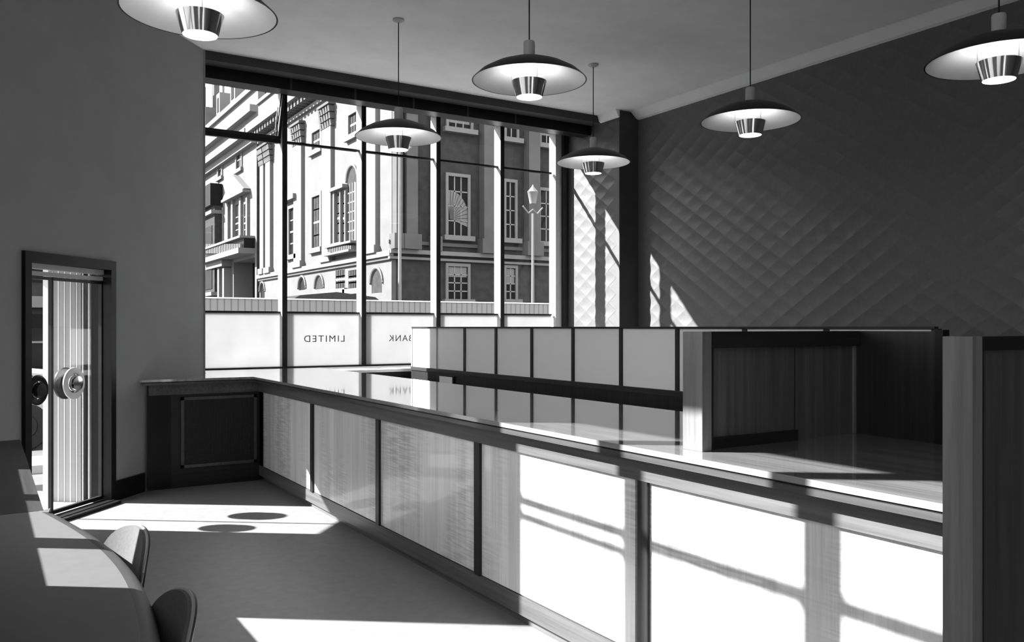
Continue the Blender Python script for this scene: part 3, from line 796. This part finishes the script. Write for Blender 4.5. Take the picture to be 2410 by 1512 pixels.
front_window(1054, 262, 1106, 304, nx=3, nz=1, blind=.7); front_window(1190, 270, 1214, 326, nx=2, nz=2)
front_window(1053, 628, 1099, 705, blind=.32); front_window(1189, 632, 1211, 705, blind=.5, nx=2)
front_window(1272, 300, 1298, 340, nx=2, nz=1, blind=.5); front_window(1270, 450, 1298, 570, nx=2)

# the house further along the lit side of the street
X2 = 16.9
hb = thing('terrace_house', 'tall pale house with pedimented window left of the corner building', 'building', (X2, fY(540), -.15))
ya_, yb_ = on_x(604, 600, X2)[1], on_x(500, 600, X2)[1]
def hbox(mb, x0, y0, x1, y1, out): return fbox(mb, x0, y0, x1, y1, out, 0, X2)
MB().box(X2 - .9, ya_, 15.4, X2, yb_ + 30, 15.9).box(X2 - .4, ya_, 14.9, X2, yb_ + 30, 15.4).build('cornice', 'stonelight', hb)
MB().box(X2 - .5, ya_, 17.2, X2 + .5, yb_ + 30, 17.7).box(X2 - .15, ya_, 19.0, X2 + .5, yb_ + 30, 19.4).box(X2 + .1, ya_, 17.7, X2 + .6, yb_ + 30, 19.0).build('attic_storey', 'stonelight', hb)
rf = MB(); rf.prism([(X2 + .4, 19.4), (X2 + 5, 22.5), (X2 + 10, 22.5), (X2 + 10, 19.4)], ya_, yb_ + 30, lambda u, v, w_: (u, w_, v)); rf.build('roof', 'slate', hb)
for x0, y0, x1, y1 in ((512, 262, 520, 290), (545, 252, 556, 288), (590, 228, 604, 262)):
    q_ = MB(); yA, yB = sorted((on_x(x0, 600, X2)[1], on_x(x1, 600, X2)[1])); q_.box(X2 - .1, yA, 19.3, X2 + 3, yB, 21.2); dd = q_.build('dormer', 'stonelight', hb)
    MB().box(X2 - .13, yA + .35, 19.6, X2 - .1, yB - .35, 20.8).build('dormer_window', 'pane', dd)
for x0, y0, x1, y1 in ((515, 377, 523, 417), (558, 352, 569, 398)): flank_window(x0, y0, x1, y1, ny=2, nz=2, X=X2, root=hb)
flank_window(515, 497, 525, 577, ny=2, nz=4, X=X2, root=hb)
for a, c in ((543, 549), (554, 568), (574, 582)): flank_window(a, 480, c, 570, ny=2, nz=3, sur=False, X=X2, root=hb)
pd = MB(); hbox(pd, 538, 460, 590, 466, .6)
yA, yB = sorted((on_x(538, 600, X2)[1], on_x(590, 600, X2)[1])); zA = on_x(564, 458, X2)[2]
pd.prism([(yA, zA), (yB, zA), ((yA + yB) / 2, zA + 1.5)], X2 - .5, X2, lambda u, v, w_: (w_, u, v))
for x in (538, 549.5, 568.5, 584): hbox(pd, x, 466, x + 3.5, 572, .2)
pd.build('pedimented_frame', 'stonelight', hb)
bc = MB(); hbox(bc, 508, 571, 600, 576, 1.1); hbox(bc, 506, 598, 600, 610, 1.2)
for k in range(22): hbox(bc, 509 + 4.1 * k, 576, 511 + 4.1 * k, 598, 1.0)
bco = bc.build('balcony', 'stonelight', hb)
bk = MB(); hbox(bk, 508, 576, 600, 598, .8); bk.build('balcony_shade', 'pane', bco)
def hrect(x0, y0, x1, y1):
    a_, c_ = sorted((on_x(x0, 600, X2)[1], on_x(x1, 600, X2)[1])); xm = (x0 + x1) / 2
    return [(a_, on_x(xm, y1, X2)[2]), (c_, on_x(xm, y1, X2)[2]), (c_, on_x(xm, y0, X2)[2]), (a_, on_x(xm, y0, X2)[2])]
for rc in ((550, 612, 600, 725), (508, 632, 544, 725)):
    q_ = hrect(*rc); cut(hb, q_, 1.6, X2)
    MB().prism(q_, X2 + 1.5, X2 + 1.6, lambda u, v, w_: (w_, u, v)).build('shop_opening', 'pane', hb)
dw_ = MB(); hbox(dw_, 506, 618, 546, 632, .8)
for x in (507, 518, 529, 541): hbox(dw_, x, 632, x + 4, 705, .6)
dw_.build('porch_columns', 'stonelight', hb)
open_wall(hb, 'house_wall', 'stone', X2, X2 + 10, ya_, yb_ + 30, -.15, 17.2)
MB().box(X2 + 3.5, YL + .05, -.15, X2 + 3.9, ya_ - .01, 15.2).build('recess', 'brick', hb)
MB().box(X2 + .01, ya_ - .06, -.15, X2 + 3.5, ya_ - .01, 15.2).build('side_wall', 'brick', hb)
# dark projecting shopfront further along, at the far left of the window view
X3 = 16.25; yq = on_x(505, 600, X3)[1]
db = thing('shopfront', 'narrow dark projecting shopfront at the far left of the street view', 'shopfront', (X3, yq + 5, -.15))
MB().box(X3, yq, -.15, X3 + .6, yq + 22, 13.2).build('shop_wall', 'brick', db)
for zz in (10.9, 6.9, 4.1): MB().box(X3 - .3, yq - .1, zz, X3 + .6, yq + 22, zz + .3).build('band', 'stonelight', db)
MB().box(X3 - .35, yq - .05, 11.6, X3 + .6, yq + 22, 13.4).build('sign_board', 'pane', db)
for k in range(4):
    for zz in (.6, 4.7, 7.8): MB().box(X3 - .05, yq + .8 + 5 * k, zz, X3, yq + 3.4 + 5 * k, zz + 2.2).build('window', 'pane', db)
# far block with chimneys closing the street
fb = thing('chimney_block', 'hazy far block with a row of chimneys at the street end', 'building', (19, 118, -.15))
MB().box(14, 114, -.15, 60, 126, 27.5).build('block_wall', 'stonedark', fb)
for k in range(6):
    x = 24.6 + 1.75 * k; hgt = (33.2, 35.5, 31.5, 35.0, 33.0, 32.5)[k]
    MB().box(x - .35, 116, 27.5, x + .35, 117.5, hgt).build('chimney', 'stonedark', fb)
MB().box(24.8, 115.5, 27.5, 28.6, 118, 30.5).build('chimney_stack', 'stonedark', fb)
MB().tube([(27.2, 116, 30), (27.2, 116, 38.4)], .16, 6).tube([(25.3, 116, 38.2), (29.1, 116, 37.8)], .16, 6).build('aerial', 'slate', fb)

# lorry roof showing above the hoarding
lr = thing('lorry', 'dark rounded vehicle roof just above the white hoarding', 'vehicle', (9, 24.5, -.15))
ra, rb_ = on_y(682, 700, 24.5)[0], on_y(897, 700, 24.5)[0]
MB().prism([(ra, .6), (rb_, .6), (rb_, 2.30), (rb_ - .2, 2.43), ((ra + rb_) / 2, 2.56), (ra + .3, 2.44), (ra, 2.26)], 24.5, 26.5, lambda u, v, w_: (u, w_, v)).build('lorry_body', 'blackmetal', lr)
for x in (ra + .7, rb_ - .7):
    for y in (24.6, 26.2):
        k = MB().lathe([(0, -.12), (.38, -.12), (.38, .12), (0, .12)], 20)
        for v in k.bm.verts: v.co = Vector((x + v.co.x, y + v.co.z, .23 + v.co.y))
        k.build('wheel', 'black', lr)
MB().box(ra + .9, 24.7, .45, rb_ - .9, 26.3, .62).build('chassis', 'black', lr)

# street lamps
def street_lamp(x, y, label, zt):
    o = thing('street_lamp', label, 'street lamp', (x, y, -.15), group='street lamps outside the window')
    MB().tube([(x, y, -.15), (x, y, zt - 1.0)], [.07, .045], 10).lathe([(.16, -.15), (.16, .5), (.09, .7), (.07, .9)], 12, (x, y, 0)).build('pole', 'glaze', o, smooth=True)
    MB().tube([(x - .45, y, zt - .75), (x - .2, y, zt - 1.0), (x, y, zt - .85), (x + .2, y, zt - 1.0), (x + .45, y, zt - .75)], .03, 8).build('bracket', 'glaze', o, smooth=True)
    MB().lathe([(0, -.35), (.12, -.33), (.2, .1), (.22, .12), (.05, .32), (0, .42)], 12, (x, y, zt - .3)).build('lantern', 'glaze', o, smooth=True)
    return o
p1 = on_y(941, 700, 27.0); street_lamp(p1[0], 27.0, 'thin pale street lamp in front of the corner of the building', 8.6)
p2 = on_y(1254, 700, 27.0); street_lamp(p2[0], 27.0, 'ornate pale street lamp at the right of the front window', 6.85)

# what shows through the left leaf of the door: a parked car and a dark terrace
car = thing('parked_car', 'pale parked car seen through the entrance door glass', 'car', (-.9, 13.6, -.15))
prof = [(-3.0, .25), (-3.02, .62), (-2.8, .78), (-2.0, .86), (-1.45, 1.30), (-.2, 1.34), (.35, .92), (1.02, .84), (1.18, .66), (1.18, .25)]
MB().prism(prof, 12.9, 14.4, lambda u, v, w_: (u, w_, v)).build('car_body', 'carbody', car, bevel=.05)
MB().prism([(-1.9, .90), (-1.42, 1.24), (-.25, 1.28), (.22, .92)], 12.885, 12.9, lambda u, v, w_: (u, w_, v)).build('side_window', 'pane', car)
for x in (-2.2, .45):
    for y in (12.98, 14.2):
        k = MB().lathe([(.0, -.09), (.16, -.10), (.17, -.08), (.31, -.09), (.33, -.05), (.33, .09), (0, .09)], 28)
        for v in k.bm.verts: v.co = Vector((x + v.co.x, y + v.co.z, .18 + v.co.y))
        k.build('wheel', 'black', car, smooth=True)
MB().box(1.16, 12.95, .28, 1.27, 14.35, .40).build('bumper', 'chrome', car, bevel=.02)
for y in (13.12, 14.16):
    k = MB().lathe([(0, .05), (.1, .03), (.12, -.02), (0, -.04)], 20)
    for v in k.bm.verts: v.co = Vector((1.2 + v.co.z, y + v.co.x, .62 + v.co.y))
    k.build('headlamp', 'card', car, smooth=True)
tr = thing('dark_terrace', 'dark terrace across the side street behind the parked car', 'building', (-4, 30, -.15))
MB().box(-22, 30, -.15, 4.5, 38, 9.5).build('terrace_wall', 'brick', tr)
for zz in (2.1, 5.2): MB().box(-22, 29.8, zz, 4.5, 30, zz + .35).build('band', 'stonelight', tr)
for k in range(12):
    x = -21 + 2.15 * k
    wo = MB().box(x, 29.96, .2, x + 1.15, 30, 1.9).build('window', 'pane', tr)
    MB().box(x + .55, 29.92, .2, x + .61, 29.96, 1.9).box(x, 29.92, 1.0, x + 1.15, 29.96, 1.06).build('glazing_bars', 'glaze', wo)
    wo = MB().box(x, 29.96, 2.9, x + 1.15, 30, 4.9).build('window', 'pane', tr)
    MB().box(x + .55, 29.92, 2.9, x + .61, 29.96, 4.9).build('glazing_bars', 'glaze', wo)

# ------------------------------------------------------------------ light and camera
sd = Vector((1, -.745, -.834))
sl = bpy.data.lights.new('sun', 'SUN'); sl.energy = 9.5; sl.angle = math.radians(.53)
so_ = bpy.data.objects.new('sun', sl); C.objects.link(so_); so_.rotation_euler = sd.to_track_quat('-Z', 'Y').to_euler(); so_.location = (-20, 25, 20)
wd = bpy.data.worlds.new('sky'); sc.world = wd; wd.use_nodes = True
bg = wd.node_tree.nodes['Background']; bg.inputs['Color'].default_value = g3(1); bg.inputs['Strength'].default_value = 1.0

cam = bpy.data.cameras.new('camera'); cam.sensor_fit = 'HORIZONTAL'; cam.sensor_width = 36; cam.lens = 36 * FPX / 2410
cam.shift_y = 14 / 2410; cam.clip_start = .03; cam.clip_end = 500
co = bpy.data.objects.new('camera', cam); C.objects.link(co)
co.location = (0, 0, EYE); co.rotation_euler = (PI / 2, 0, -TH)
sc.camera = co
vs = sc.view_settings
sc.display_settings.display_device = 'sRGB'
vs.view_transform = 'Standard'; vs.look = 'None'; vs.gamma = 1; vs.use_curve_mapping = False; vs.exposure = 1.82
sc.cycles.use_denoising = True
sc.cycles.max_bounces = 10; sc.cycles.diffuse_bounces = 5; sc.cycles.transparent_max_bounces = 16
sc.cycles.caustics_reflective = False; sc.cycles.caustics_refractive = False
sc.cycles.sample_clamp_indirect = 4.0
